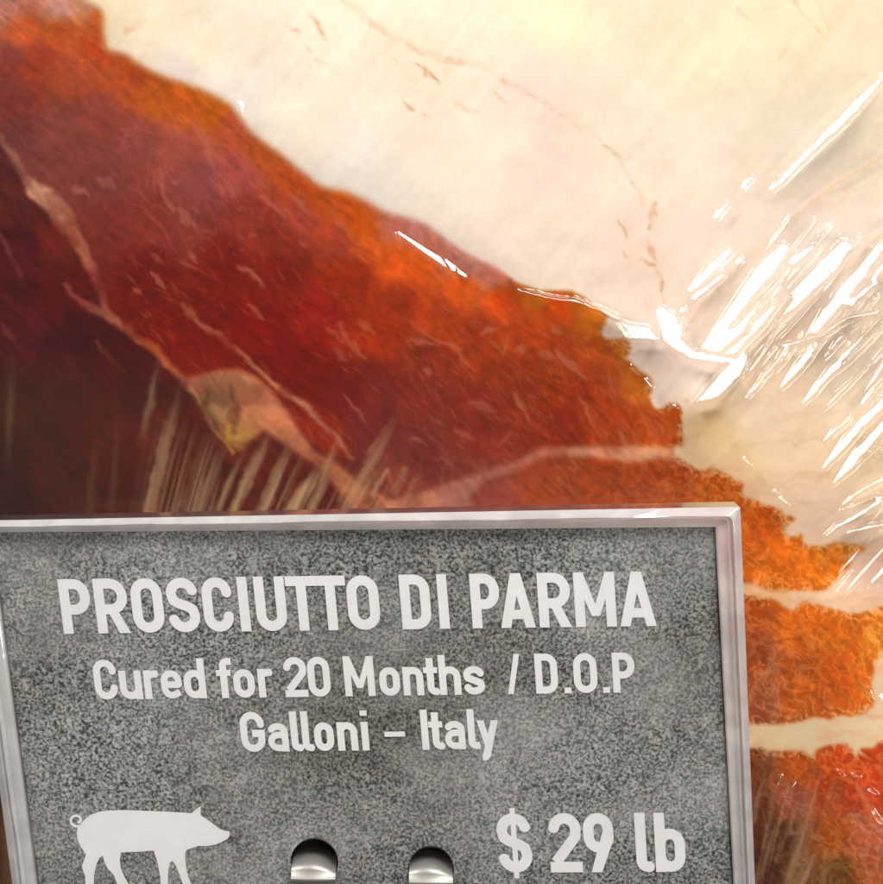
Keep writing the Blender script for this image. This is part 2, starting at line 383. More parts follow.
for pts, s in NICKS:
    sl, m = G.stroke(pts, 2.0, (wx, wy))
    m = m * (0.35 + 0.65 * sstep(0.40, 0.58, fbm(X[sl] / 11, Y[sl] / 11, 8, 2)))
    cf[sl] = cf[sl] * (1 - (m * s)[..., None]) + np.array([206, 142, 90]) * (m * s)[..., None]
cs = cs * np.array([1.03, 1.02, 1.02])
cs = cs * (1 + (0.30 * blot + 0.22 * fib)[..., None])
sl, m = G.stroke([(227, 430, 4), (234, 442, 6), (240, 455, 5)], 4.0, (wx, wy))
cs[sl] = cs[sl] * (1 - 0.35 * m[..., None]) + np.array([200, 150, 40]) * 0.35 * m[..., None]
for pts in ([(208, 390, 4), (206, 404, 7), (214, 426, 5)], [(230, 386, 4), (235, 404, 8), (234, 430, 6)]):
    sl, m = G.stroke(pts, 5.0, (wx * 1.4, wy))
    cs[sl] = cs[sl] * (1 - 0.6 * m[..., None]) + np.array([92, 54, 34]) * 0.6 * m[..., None]
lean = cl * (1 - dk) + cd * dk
lean = lean * (1 - seam[..., None]) + cs * seam[..., None]
lm1 = blur(lean0, 3); lm2 = blur(lean0, 14)
kb = sstep(470, 330, X) * sstep(470, 300, Y) + 0.75 * np.exp(-(((X - 440) / 60) ** 2))
kb = np.clip(kb * sstep(330, 290, Y), 0, 1)
lm3 = blur(lean0, 40)
band = sstep(0.99, 0.72, lm3) * sstep(560, 640, X)       # fat threads reach into the lean along its right-hand edges
lm = (lm1 * (1 - kb) + lm2 * kb)[..., None]
lm = lm * (1 - 0.55 * (band[..., None] * net))
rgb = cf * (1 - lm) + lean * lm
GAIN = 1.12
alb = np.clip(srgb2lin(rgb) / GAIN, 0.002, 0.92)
D = ham_depth(X, Y)
D = D + 0.00007 * (blot + fib) * lm[..., 0]          # the cut fibres have a little relief
P = ham_point(X, Y, D)
floor_clip = P[..., 2] < 0.0005
P[..., 2] = np.maximum(P[..., 2], 0.0005)
rr = ham_r(X, Y)

ham = thing('prosciutto', 'plastic wrapped prosciutto with red lean meat and a cream fat cap behind the sign', 'ham', (0.0, 0.30, 0.0))
ORG = np.array(ham.location)

# material shared by the meat's cut faces: colour carried by the mesh, grain and sheen from nodes


def meat_mat(name, sss, rough, scale, bump):
    m, nt, out = mat_new(name)
    N = nt.nodes; L = nt.links
    at = N.new('ShaderNodeAttribute'); at.attribute_name = 'tint'
    tc = N.new('ShaderNodeTexCoord')
    no = N.new('ShaderNodeTexNoise'); no.inputs['Scale'].default_value = scale; no.inputs['Detail'].default_value = 6
    L.new(tc.outputs['Object'], no.inputs['Vector'])
    mr = N.new('ShaderNodeMapRange'); mr.inputs['From Min'].default_value = 0.3; mr.inputs['From Max'].default_value = 0.7
    mr.inputs['To Min'].default_value = 1 - bump * 0.14; mr.inputs['To Max'].default_value = 1 + bump * 0.14
    L.new(no.outputs['Fac'], mr.inputs['Value'])
    mu = N.new('ShaderNodeVectorMath'); mu.operation = 'SCALE'
    L.new(at.outputs['Color'], mu.inputs[0]); L.new(mr.outputs[0], mu.inputs['Scale'])
    b = N.new('ShaderNodeBsdfPrincipled')
    L.new(mu.outputs[0], b.inputs['Base Color'])
    b.inputs['Roughness'].default_value = rough
    b.inputs['Specular IOR Level'].default_value = 0.08
    b.inputs['Subsurface Weight'].default_value = sss
    b.inputs['Subsurface Radius'].default_value = (1.0, 0.5, 0.25)
    b.inputs['Subsurface Scale'].default_value = 0.0012
    bp = N.new('ShaderNodeBump'); bp.inputs['Strength'].default_value = bump; bp.inputs['Distance'].default_value = 0.0003
    L.new(no.outputs['Fac'], bp.inputs['Height']); L.new(bp.outputs[0], b.inputs['Normal'])
    L.new(b.outputs[0], out.inputs['Surface'])
    return m


M_LEAN = meat_mat('cured_lean', 0.12, 0.42, 1500, 0.16)
M_FAT = meat_mat('cured_fat', 0.25, 0.45, 500, 0.08)
M_SEAM = meat_mat('marbling_fat', 0.15, 0.45, 1100, 0.3)


def grid_mesh(name, P, keep, mat, parent, org, attrs=None):
    ny, nx = P.shape[:2]
    jj, ii = np.nonzero(keep)
    a = jj * nx + ii
    q = np.stack([a, a + nx, a + nx + 1, a + 1], 1)
    used, inv = np.unique(q, return_inverse=True)
    q = inv.reshape(q.shape).astype(np.int32)
    v = (P.reshape(-1, 3)[used] - org).astype(np.float32)
    me = bpy.data.meshes.new(name)
    me.vertices.add(len(v)); me.vertices.foreach_set('co', v.ravel())
    me.loops.add(q.size); me.loops.foreach_set('vertex_index', q.ravel())
    me.polygons.add(len(q)); me.polygons.foreach_set('loop_start', np.arange(0, q.size, 4, dtype=np.int32))
    me.update(calc_edges=True)
    me.polygons.foreach_set('use_smooth', np.ones(len(q), bool))
    for an, av in (attrs or {}).items():
        if av.ndim == 3:
            at = me.attributes.new(an, 'FLOAT_COLOR', 'POINT')
            c = np.concatenate([av.reshape(-1, 3)[used], np.ones((len(used), 1))], 1).astype(np.float32)
            at.data.foreach_set('color', c.ravel())
        else:
            at = me.attributes.new(an, 'FLOAT', 'POINT')
            at.data.foreach_set('value', av.reshape(-1)[used].astype(np.float32))
    me.validate()
    me.materials.append(mat)
    o = bpy.data.objects.new(name, me)
    col.objects.link(o)
    o.parent = parent
    return o


qr = rr[:-1, :-1]
ok = (qr < 0.999) & ~(floor_clip[:-1, :-1] & floor_clip[1:, 1:])
ql = label[:-1, :-1]
for lab, nm, mt, lb in ((0, 'fat_cap', M_FAT, 'cream coloured fat cap'), (1, 'muscle', M_LEAN, 'large orange red muscle along the fat edge'), (2, 'muscle', M_LEAN, 'dark maroon muscle above the left of the sign'),
                        (3, 'muscle', M_LEAN, 'orange muscle between two fat bands'), (4, 'muscle', M_LEAN, 'bright red muscle below the lowest fat band'), (5, 'fat_seam', M_SEAM, 'pale tan seams of fat between the muscles')):
    o = grid_mesh(nm, P, ok & (ql == lab), mt, ham, ORG, {'tint': alb})
    o['label'] = lb

# the far side of the ham: its brown rind, closing the form
gx, gy = np.meshgrid(np.linspace(HX - HW, HX + HW, 90), np.linspace(HY - HH, HY + HH, 80))
r0 = np.clip(ham_r(gx, gy), 0, 1)
db = 0.3025 + 0.05 * np.sqrt(1 - r0 ** 5 * 0.9995)
Pb = ham_point(gx, gy, db)
fb = Pb[..., 2] < 0.0005
Pb[..., 2] = np.maximum(Pb[..., 2], 0.0005)
m, nt, out = mat_new('rind')
b = nt.nodes.new('ShaderNodeBsdfPrincipled'); b.inputs['Roughness'].default_value = 0.6
no = nt.nodes.new('ShaderNodeTexNoise'); no.inputs['Scale'].default_value = 60; no.inputs['Detail'].default_value = 8
cr = nt.nodes.new('ShaderNodeValToRGB')
cr.color_ramp.elements[0].color = (0.16, 0.06, 0.025, 1); cr.color_ramp.elements[1].color = (0.42, 0.24, 0.11, 1)
nt.links.new(no.outputs['Fac'], cr.inputs[0]); nt.links.new(cr.outputs[0], b.inputs['Base Color']); nt.links.new(b.outputs[0], out.inputs[0])
grid_mesh('rind', Pb, (ham_r(gx, gy)[:-1, :-1] < 1.03) & ~(fb[:-1, :-1] & fb[1:, 1:]), m, ham, ORG)

# ------------------------------------------------------------------ lamps
SCENE_C = np.array([0, 0, -0.215])


def lamp(name, pos, size, radiance, color, target=(0, 0, -0.215)):
    """area lamp at a camera-frame position facing the display; radiance in render units"""
    d = bpy.data.lights.new(name, 'AREA')
    d.shape = 'RECTANGLE'; d.size, d.size_y = size
    d.energy = radiance * math.pi * size[0] * size[1]
    d.color = color
    o = bpy.data.objects.new(name, d)
    col.objects.link(o)
    pw = to_world(np.array(pos)); tw = to_world(np.array(target))
    o.location = pw
    o.rotation_euler = Vector(tw - pw).to_track_quat('-Z', 'Y').to_euler()
    return np.array(pos)


LAMP_A = lamp('case_lamp', (-0.74, 0.74, 0.50), (0.40, 0.40), 24.0, (1.0, 0.97, 0.92))
LAMP_B = lamp('ceiling_lamp', (0.44, 0.94, 0.50), (0.60, 0.42), 21.0, (1.0, 0.965, 0.91))
lamp('fill_lamp', (0.86, -0.36, 0.42), (0.50, 0.50), 14.0, (1.0, 0.95, 0.88))  # unseen fill lamp, added to lift the shaded lower right
w = bpy.data.worlds.new('World'); sc.world = w; w.use_nodes = True
w.node_tree.nodes['Background'].inputs[0].default_value = (1.0, 0.95, 0.90, 1)
w.node_tree.nodes['Background'].inputs[1].default_value = 0.08

# ------------------------------------------------------------------ the plastic wrap
GF = Grid(axis(-660, 1520, -16, 900, 1.3, 14), axis(-470, 1270, -16, 900, 1.3, 14))
Xf, Yf = GF.X, GF.Y


def wrap_depth(px, py):
    d = ham_depth(px, py, True) - 0.0014
    d = d - 0.00012 * (fbm(px / 50, py / 50, 3, 2) - 0.5)
    return d


WD = wrap_depth(Xf, Yf)
cu, cv = rot(Xf, Yf, -48)                    # soft pleats running up to the right on the fat side
zone = sstep(620, 780, Xf + 0.25 * Yf) * sstep(620, 480, Yf)
WD = WD - 0.00004 * zone * (fbm(cu / 110, cv / 9, 6, 3) - 0.5) * 2
fwx = (fbm(Xf / 9, Yf / 9, 1, 3) - 0.5) * 5
fwy = (fbm(Xf / 9 + 31, Yf / 9, 5, 3) - 0.5) * 5
glare = np.zeros(Xf.shape)

CREASES_A = [
    [(881, 79, 7), (850, 112, 11), (800, 161, 8), (772, 189, 5)], [(751, 178, 4), (743, 187, 6)], [(727, 204, 5), (716, 217, 6)],
    [(729, 252, 8), (708, 272, 9), (691, 289, 7)], [(722, 276, 7), (695, 297, 7)], [(740, 260, 6), (738, 262, 6)], [(684, 310, 5), (681, 311, 4)],
    [(783, 250, 12), (765, 270, 17), (745, 296, 13), (722, 328, 12), (704, 352, 10)], [(812, 247, 6), (793, 261, 10)],
    [(845, 247, 14), (824, 270, 18), (796, 295, 13), (768, 318, 14), (745, 338, 15), (724, 353, 12)],
    [(757, 306, 4), (738, 330, 11), (716, 348, 11)], [(662, 312, 10), (668, 322, 18), (670, 336, 16), (684, 350, 9)], [(682, 322, 5), (676, 338, 8), (690, 350, 6)], [(616, 322, 7), (628, 331, 14), (646, 333, 12), (656, 338, 6)],
    [(690, 354, 9), (716, 359, 9), (741, 361, 6)], [(743, 358, 10), (733, 372, 17), (716, 390, 16), (697, 402, 4)],
    [(880, 247, 10), (863, 270, 12), (842, 295, 14), (824, 318, 11), (808, 337, 7)], [(788, 298, 4), (764, 330, 4), (737, 358, 4)],
    [(820, 338, 9), (800, 365, 9), (781, 388, 4)], [(788, 347, 4), (768, 372, 5), (747, 398, 4)], [(793, 348, 3), (776, 370, 3)], [(880, 320, 3), (842, 358, 7), (815, 389, 7), (803, 404, 3)],
    [(886, 322, 3), (860, 350, 3), (835, 372, 2)], [(841, 337, 5), (823, 359, 3)], [(783, 346, 4), (803, 341, 4), (822, 335, 4), (847, 318, 4), (880, 312, 5)],
    [(827, 274, 6), (805, 295, 8), (785, 316, 4)], [(876, 283, 6), (858, 296, 7), (845, 305, 5)], [(886, 262, 7), (872, 280, 6)],
    [(886, 400, 9), (860, 425, 9), (840, 448, 9), (823, 468, 4)], [(886, 422, 9), (862, 450, 10), (845, 470, 8), (832, 486, 3)], [(851, 416, 2), (838, 428, 5), (823, 442, 3)],
    [(886, 477, 5), (862, 490, 4), (845, 503, 4), (836, 513, 2)], [(886, 497, 5), (867, 500, 3), (850, 507, 3), (837, 513, 2)], [(880, 502, 6), (860, 514, 7), (838, 526, 5), (826, 536, 3)],
    [(886, 524, 4), (865, 528, 5), (848, 532, 4)], [(884, 570, 5), (873, 582, 4)], [(741, 457, 2), (749, 464, 3)], [(774, 491, 4), (776, 493, 3)], [(780, 498, 4), (787, 504, 3)],
    [(631, 363, 3), (631, 366, 3)], [(645, 378, 3), (651, 386, 4)], [(673, 404, 3), (676, 407, 2)], [(238, 101, 2), (242, 108, 3), (243, 117, 2)],
    [(870, 690, 2), (874, 700, 4)], [(880, 696, 5), (882, 700, 4)], [(873, 393, 3), (862, 403, 4)], [(884, 346, 4), (872, 360, 3)], [(851, 305, 6), (856, 300, 4)],
    [(850, 774, 2), (858, 778, 3)], [(868, 790, 4), (876, 796, 3)], [(872, 812, 4), (880, 824, 4)], [(793, 783, 4), (784, 797, 2)], [(779, 775, 3), (777, 785, 2)], [(836, 768, 2), (842, 776, 2)],
    [(518, 289, 3), (545, 297, 4), (575, 301, 5), (600, 309, 5), (618, 318, 5)],
]
CREASES_B = [[(397, 233, 2), (424, 251, 5), (450, 267, 7), (466, 277, 3)], [(444, 258, 2), (454, 270, 5)]]


def facet(pts, L, wob, strength=1.0):
    pts = [(x, y, w_ * 1.12 + 0.5) for x, y, w_ in pts]
    P_ = np.array(pts, float)
    c = P_[:, :2].mean(0)
    d0 = float(wrap_depth(c[0:1], c[1:2])[0])
    p0 = ray(c[0], c[1]) * d0
    v = -p0 / np.linalg.norm(p0)
    l = L - p0; l = l / np.linalg.norm(l)
    h = v + l; h = h / np.linalg.norm(h)
    sl, m = GF.stroke(pts, 0.9, wob)
    dpl = (h @ p0) / (ray(Xf[sl], Yf[sl]) @ h)
    core = m > 0.5
    if core.any():
        over = (dpl - WD[sl])[core].max()
        dpl = dpl - (over - 0.00004)
    WD[sl] = WD[sl] * (1 - m) + dpl * m


FINE = []
for _ in range(80):                         # the many hair-fine ones between them
    if rng.random() < 0.72:
        x0, y0 = rng.uniform(715, 884), rng.uniform(245, 400)
        if y0 > 400 - 0.15 * (x0 - 715) or x0 + y0 < 985:
            continue
    else:
        x0, y0 = rng.uniform(815, 884), rng.uniform(400, 620)
    L_ = rng.uniform(25, 85); a_ = R(rng.normal(-49, 4))
    w_ = rng.uniform(0.5, 2.2)
    FINE.append([(x0, y0, 0.4), (x0 + L_ * 0.5 * math.cos(a_), y0 + L_ * 0.5 * math.sin(a_), w_), (x0 + L_ * math.cos(a_), y0 + L_ * math.sin(a_), 0.5)])
for c in FINE:
    facet(c, LAMP_A, None)
for c in CREASES_A:
    facet(c, LAMP_A, (fwx * 0.55, fwy * 0.55))
for c in CREASES_B:
    facet(c, LAMP_B, None)

# dim reflections along the film's folds, painted as pale diffuse streaks
GLARE_STREAKS = [
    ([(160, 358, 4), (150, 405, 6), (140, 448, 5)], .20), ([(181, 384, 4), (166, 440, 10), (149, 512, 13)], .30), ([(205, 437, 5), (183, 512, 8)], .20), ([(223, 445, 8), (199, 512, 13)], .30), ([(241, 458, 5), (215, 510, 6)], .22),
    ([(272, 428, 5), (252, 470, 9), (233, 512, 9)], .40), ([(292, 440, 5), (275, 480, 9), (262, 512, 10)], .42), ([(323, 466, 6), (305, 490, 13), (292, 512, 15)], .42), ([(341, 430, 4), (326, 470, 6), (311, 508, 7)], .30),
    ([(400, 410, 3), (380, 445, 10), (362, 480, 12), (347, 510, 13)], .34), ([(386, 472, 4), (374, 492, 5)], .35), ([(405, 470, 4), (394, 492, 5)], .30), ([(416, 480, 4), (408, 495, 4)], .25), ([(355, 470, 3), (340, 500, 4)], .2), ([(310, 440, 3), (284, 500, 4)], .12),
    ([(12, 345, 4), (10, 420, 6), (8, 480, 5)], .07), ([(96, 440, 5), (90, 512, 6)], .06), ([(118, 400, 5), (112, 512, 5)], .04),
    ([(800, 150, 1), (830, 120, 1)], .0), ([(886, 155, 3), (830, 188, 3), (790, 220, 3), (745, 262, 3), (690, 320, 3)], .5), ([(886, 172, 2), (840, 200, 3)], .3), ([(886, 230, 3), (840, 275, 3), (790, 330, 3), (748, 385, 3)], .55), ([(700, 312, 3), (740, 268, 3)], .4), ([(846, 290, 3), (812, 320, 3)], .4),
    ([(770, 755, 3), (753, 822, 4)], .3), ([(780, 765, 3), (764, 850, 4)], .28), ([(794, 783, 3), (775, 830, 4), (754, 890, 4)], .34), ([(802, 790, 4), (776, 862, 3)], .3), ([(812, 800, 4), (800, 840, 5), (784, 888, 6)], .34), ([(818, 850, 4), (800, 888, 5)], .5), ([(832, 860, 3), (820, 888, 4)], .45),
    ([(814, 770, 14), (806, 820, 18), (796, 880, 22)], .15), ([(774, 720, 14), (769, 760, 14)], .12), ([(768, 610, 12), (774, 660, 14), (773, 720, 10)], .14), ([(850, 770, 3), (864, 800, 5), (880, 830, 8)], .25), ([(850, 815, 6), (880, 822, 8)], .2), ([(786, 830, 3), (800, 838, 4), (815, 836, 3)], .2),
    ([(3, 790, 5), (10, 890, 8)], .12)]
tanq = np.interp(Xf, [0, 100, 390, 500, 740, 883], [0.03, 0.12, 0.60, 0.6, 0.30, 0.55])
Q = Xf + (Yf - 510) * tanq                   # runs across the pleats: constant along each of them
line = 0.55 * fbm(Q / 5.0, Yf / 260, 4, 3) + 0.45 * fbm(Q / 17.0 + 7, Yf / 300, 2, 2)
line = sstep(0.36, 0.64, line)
for pts, s in GLARE_STREAKS:
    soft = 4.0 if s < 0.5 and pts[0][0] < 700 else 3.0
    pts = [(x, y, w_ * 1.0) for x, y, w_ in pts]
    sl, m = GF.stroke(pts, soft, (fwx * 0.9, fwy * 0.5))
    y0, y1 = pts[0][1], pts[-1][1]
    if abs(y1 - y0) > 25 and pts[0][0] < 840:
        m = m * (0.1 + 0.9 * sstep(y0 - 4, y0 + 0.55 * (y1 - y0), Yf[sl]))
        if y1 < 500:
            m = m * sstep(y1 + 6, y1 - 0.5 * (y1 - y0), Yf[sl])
    glare[sl] = np.maximum(glare[sl], m * s)
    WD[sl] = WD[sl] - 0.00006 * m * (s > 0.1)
# finer pleats over the whole gathered corner, their pale reflections painted in as well
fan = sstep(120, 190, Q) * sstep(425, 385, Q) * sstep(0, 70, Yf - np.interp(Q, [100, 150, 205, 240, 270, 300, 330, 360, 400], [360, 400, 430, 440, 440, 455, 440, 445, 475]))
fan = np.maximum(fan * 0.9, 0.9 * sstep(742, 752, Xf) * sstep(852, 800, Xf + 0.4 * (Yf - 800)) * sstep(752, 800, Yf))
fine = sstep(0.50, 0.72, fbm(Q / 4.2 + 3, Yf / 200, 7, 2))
glare = glare * (0.5 + 0.62 * line) + 0.24 * fan * fine + 0.02 * sstep(330, 100, Xf) * sstep(330, 420, Yf)
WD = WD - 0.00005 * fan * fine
glare = np.clip(glare, 0, 0.6)
Pf = ham_point(Xf, Yf, WD)
fc = Pf[..., 2] < 0.0003
Pf[..., 2] = np.maximum(Pf[..., 2], 0.0003)
m, nt, out = mat_new('clear_film')
N = nt.nodes; L = nt.links
tr = N.new('ShaderNodeBsdfTransparent'); tr.inputs[0].default_value = (1, 1, 1, 1)
gl = N.new('ShaderNodeBsdfGlossy'); gl.inputs['Roughness'].default_value = 0.045; gl.inputs[0].default_value = (1, 1, 1, 1)
fr = sheen(nt)
mm = N.new('ShaderNodeMath'); mm.operation = 'MULTIPLY'; mm.inputs[1].default_value = 2.2; mm.use_clamp = True
L.new(fr.outputs[0], mm.inputs[0])
gl2 = N.new('ShaderNodeBsdfGlossy'); gl2.inputs['Roughness'].default_value = 0.24; gl2.inputs[0].default_value = (1, 1, 1, 1)
gm = N.new('ShaderNodeMixShader'); gm.inputs[0].default_value = 0.2; L.new(gl.outputs[0], gm.inputs[1]); L.new(gl2.outputs[0], gm.inputs[2])
mx1 = N.new('ShaderNodeMixShader'); L.new(mm.outputs[0], mx1.inputs[0]); L.new(tr.outputs[0], mx1.inputs[1]); L.new(gm.outputs[0], mx1.inputs[2])
df = N.new('ShaderNodeBsdfDiffuse'); df.inputs[0].default_value = (0.62, 0.38, 0.20, 1)  # tan diffuse colour of the painted reflections
at = N.new('ShaderNodeAttribute'); at.attribute_name = 'painted_glare'
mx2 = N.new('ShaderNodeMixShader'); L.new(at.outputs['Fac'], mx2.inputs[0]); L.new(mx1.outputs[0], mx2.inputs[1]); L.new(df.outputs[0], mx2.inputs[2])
L.new(mx2.outputs[0], out.inputs[0])
o = grid_mesh('plastic_wrap', Pf, (ham_r(Xf, Yf)[:-1, :-1] < 1.0) & ~(fc[:-1, :-1] & fc[1:, 1:]), m, ham, ORG, {'painted_glare': glare})
o['label'] = 'clear creased plastic wrap stretched over the meat'

# ------------------------------------------------------------------ the shelf it all stands on
m, nt, out = mat_new('dark_shelf')
b = nt.nodes.new('ShaderNodeBsdfPrincipled'); b.inputs['Roughness'].default_value = 0.45
no = nt.nodes.new('ShaderNodeTexNoise'); no.inputs['Scale'].default_value = 90; no.inputs['Detail'].default_value = 6
cr = nt.nodes.new('ShaderNodeValToRGB')
cr.color_ramp.elements[0].color = (0.03, 0.022, 0.016, 1); cr.color_ramp.elements[1].color = (0.07, 0.05, 0.035, 1)
nt.links.new(no.outputs['Fac'], cr.inputs[0]); nt.links.new(cr.outputs[0], b.inputs['Base Color']); nt.links.new(b.outputs[0], out.inputs[0])
s = 0.6
o = mesh_obj('shelf', [(-s, -0.1, 0), (s, -0.1, 0), (s, 1.0, 0), (-s, 1.0, 0), (-s, -0.1, -0.02), (s, -0.1, -0.02), (s, 1.0, -0.02), (-s, 1.0, -0.02)],
             [(0, 1, 2, 3), (7, 6, 5, 4), (0, 4, 5, 1), (1, 5, 6, 2), (2, 6, 7, 3), (3, 7, 4, 0)], m)
o['kind'] = 'structure'

# ------------------------------------------------------------------ the price sign
n_c = np.array([0, -math.sin(SIGN_TILT), math.cos(SIGN_TILT)])
p_c = ray(SIGN_C[0], SIGN_C[1]) * SIGN_C[2]


def S(px, py, off=0.0):
    """point of the sign's plane (off: metres in front of it) in world space"""
    r = ray(px, py)
    t = (n_c @ p_c) / (r @ n_c)
    return to_world(r * t[..., None] + n_c * off)


foot = S(np.array([400.0]), np.array([985.0]))[0]
sign = thing('price_sign', 'grey price card in a clear plastic holder standing before the ham, lettered PROSCIUTTO DI PARMA', 'price sign', (foot[0], foot[1] + 0.004, 0.0))
SORG = np.array(sign.location)


def tri_region(outline, holes):
    """triangles filling an outline minus its holes, in photograph coordinates"""
    vs, es = [], []
    for lp in [outline] + holes:
        k = len(vs)
        vs += [Vector(p) for p in lp]
        es += [(k + i, k + (i + 1) % len(lp)) for i in range(len(lp))]
    V, E, Fc, *_ = delaunay_2d_cdt(vs, es, [], 0, 1e-6)
    V = np.array([tuple(v) for v in V])
    keep = []
    for f in Fc:
        c = V[list(f)].mean(0)
        cx, cy = np.array([c[0]]), np.array([c[1]])
        if inside(outline, cx, cy)[0] and not any(inside(h, cx, cy)[0] for h in holes):
            keep.append(list(f))
    return V, keep, [(a, b) for a, b in E]


def plate(name, outline, holes, off0, off1, mat, parent):
    V, Fc, _ = tri_region(outline, holes)
    n = len(V)
    top = S(V[:, 0], V[:, 1], off1) - SORG; bot = S(V[:, 0], V[:, 1], off0) - SORG
    faces = []
    cnt = {}
    for f in Fc:
        a, b_, c = f
        faces.append((a, b_, c)); faces.append((c + n, b_ + n, a + n))
        for e in ((a, b_), (b_, c), (c, a)):
            cnt[e] = 1
    for (a, b_) in list(cnt):
        if (b_, a) not in cnt:
            faces.append((b_, a, a + n, b_ + n))
    o = mesh_obj(name, np.concatenate([top, bot]), faces, mat, parent)
    import bmesh
    bm = bmesh.new(); bm.from_mesh(o.data); bmesh.ops.recalc_face_normals(bm, faces=bm.faces); bm.to_mesh(o.data); bm.free()
    return o


OUT = [(-33, 519.0), (738.5, 505.0), (757.5, 985), (29, 992)]
CARD = [(-9, 531.5), (714.5, 526.5), (737, 962), (49, 968)]


def circ(cx, cy, r, ry=None, n=40):
    ry = ry or r
    return [(cx + r * math.cos(2 * math.pi * i / n), cy + ry * math.sin(2 * math.pi * i / n)) for i in range(n)]


HOLES = [circ(314.5, 862, 23.8, 25), circ(431, 869.5, 23.0, 24)]

# card stock: printed mottled grey
m, nt, out = mat_new('printed_grey_card')
N = nt.nodes; L = nt.links
tc = N.new('ShaderNodeTexCoord')
wn = N.new('ShaderNodeTexNoise'); wn.inputs['Scale'].default_value = 900; wn.inputs['Detail'].default_value = 2
L.new(tc.outputs['Object'], wn.inputs['Vector'])
va = N.new('ShaderNodeVectorMath'); va.operation = 'MULTIPLY_ADD'; va.inputs[1].default_value = (0.0006, 0.0006, 0.0006)
L.new(wn.outputs['Color'], va.inputs[0]); L.new(tc.outputs['Object'], va.inputs[2])
n1 = N.new('ShaderNodeTexNoise'); n1.inputs['Scale'].default_value = 2500; n1.inputs['Detail'].default_value = 3.5; n1.inputs['Roughness'].default_value = 0.6
L.new(va.outputs[0], n1.inputs['Vector'])
r1 = N.new('ShaderNodeValToRGB'); e = r1.color_ramp.elements
e[0].position = 0.39; e[0].color = (0.030, 0.031, 0.029, 1); e[1].position = 0.63; e[1].color = (0.42, 0.425, 0.40, 1)
L.new(n1.outputs['Fac'], r1.inputs[0])
n2 = N.new('ShaderNodeTexNoise'); n2.inputs['Scale'].default_value = 420; n2.inputs['Detail'].default_value = 3
L.new(tc.outputs['Object'], n2.inputs['Vector'])
r2 = N.new('ShaderNodeValToRGB'); e = r2.color_ramp.elements
e[0].position = 0.35; e[0].color = (0.80, 0.82, 0.86, 1); e[1].position = 0.66; e[1].color = (1.12, 1.10, 1.06, 1)
L.new(n2.outputs['Fac'], r2.inputs[0])
mu = N.new('ShaderNodeMix'); mu.data_type = 'RGBA'; mu.blend_type = 'MULTIPLY'; mu.inputs[0].default_value = 1
L.new(r1.outputs[0], mu.inputs[6]); L.new(r2.outputs[0], mu.inputs[7])
n3 = N.new('ShaderNodeTexNoise'); n3.inputs['Scale'].default_value = 24; n3.inputs['Detail'].default_value = 5  # broad bluish tint paints the pane's reflected veil onto the card
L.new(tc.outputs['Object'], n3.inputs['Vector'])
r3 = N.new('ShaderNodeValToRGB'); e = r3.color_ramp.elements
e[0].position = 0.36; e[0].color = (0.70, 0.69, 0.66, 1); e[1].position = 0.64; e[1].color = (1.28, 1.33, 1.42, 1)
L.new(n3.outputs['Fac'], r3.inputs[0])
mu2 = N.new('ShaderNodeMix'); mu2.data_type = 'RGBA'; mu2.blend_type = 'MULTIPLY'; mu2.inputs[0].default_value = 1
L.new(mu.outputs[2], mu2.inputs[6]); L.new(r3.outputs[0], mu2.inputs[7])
b = N.new('ShaderNodeBsdfPrincipled'); b.inputs['Roughness'].default_value = 0.6; b.inputs['Specular IOR Level'].default_value = 0.3
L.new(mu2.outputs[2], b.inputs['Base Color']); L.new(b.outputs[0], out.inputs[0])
M_CARD = m
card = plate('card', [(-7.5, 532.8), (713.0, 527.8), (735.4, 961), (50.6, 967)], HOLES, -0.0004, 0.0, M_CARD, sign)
card['label'] = 'mottled grey printed card'

m, nt, out = mat_new('white_print')
b = nt.nodes.new('ShaderNodeBsdfPrincipled'); b.inputs['Roughness'].default_value = 0.55
no = nt.nodes.new('ShaderNodeTexNoise'); no.inputs['Scale'].default_value = 1200; no.inputs['Detail'].default_value = 3
cr = nt.nodes.new('ShaderNodeValToRGB'); cr.color_ramp.elements[0].color = (0.82, 0.83, 0.85, 1); cr.color_ramp.elements[1].color = (0.95, 0.96, 0.97, 1)
cr.color_ramp.elements[0].position = 0.3; cr.color_ramp.elements[1].position = 0.6
nt.links.new(no.outputs['Fac'], cr.inputs[0]); nt.links.new(cr.outputs[0], b.inputs['Base Color']); nt.links.new(b.outputs[0], out.inputs[0])
M_PRINT = m


# --- lettering, drawn as constant-width strokes
def arc(cx, cy, rx, ry, a0, a1, n=10):
    return [(cx + rx * math.cos(R(a0 + (a1 - a0) * i / n)), cy + ry * math.sin(R(a0 + (a1 - a0) * i / n))) for i in range(n + 1)]


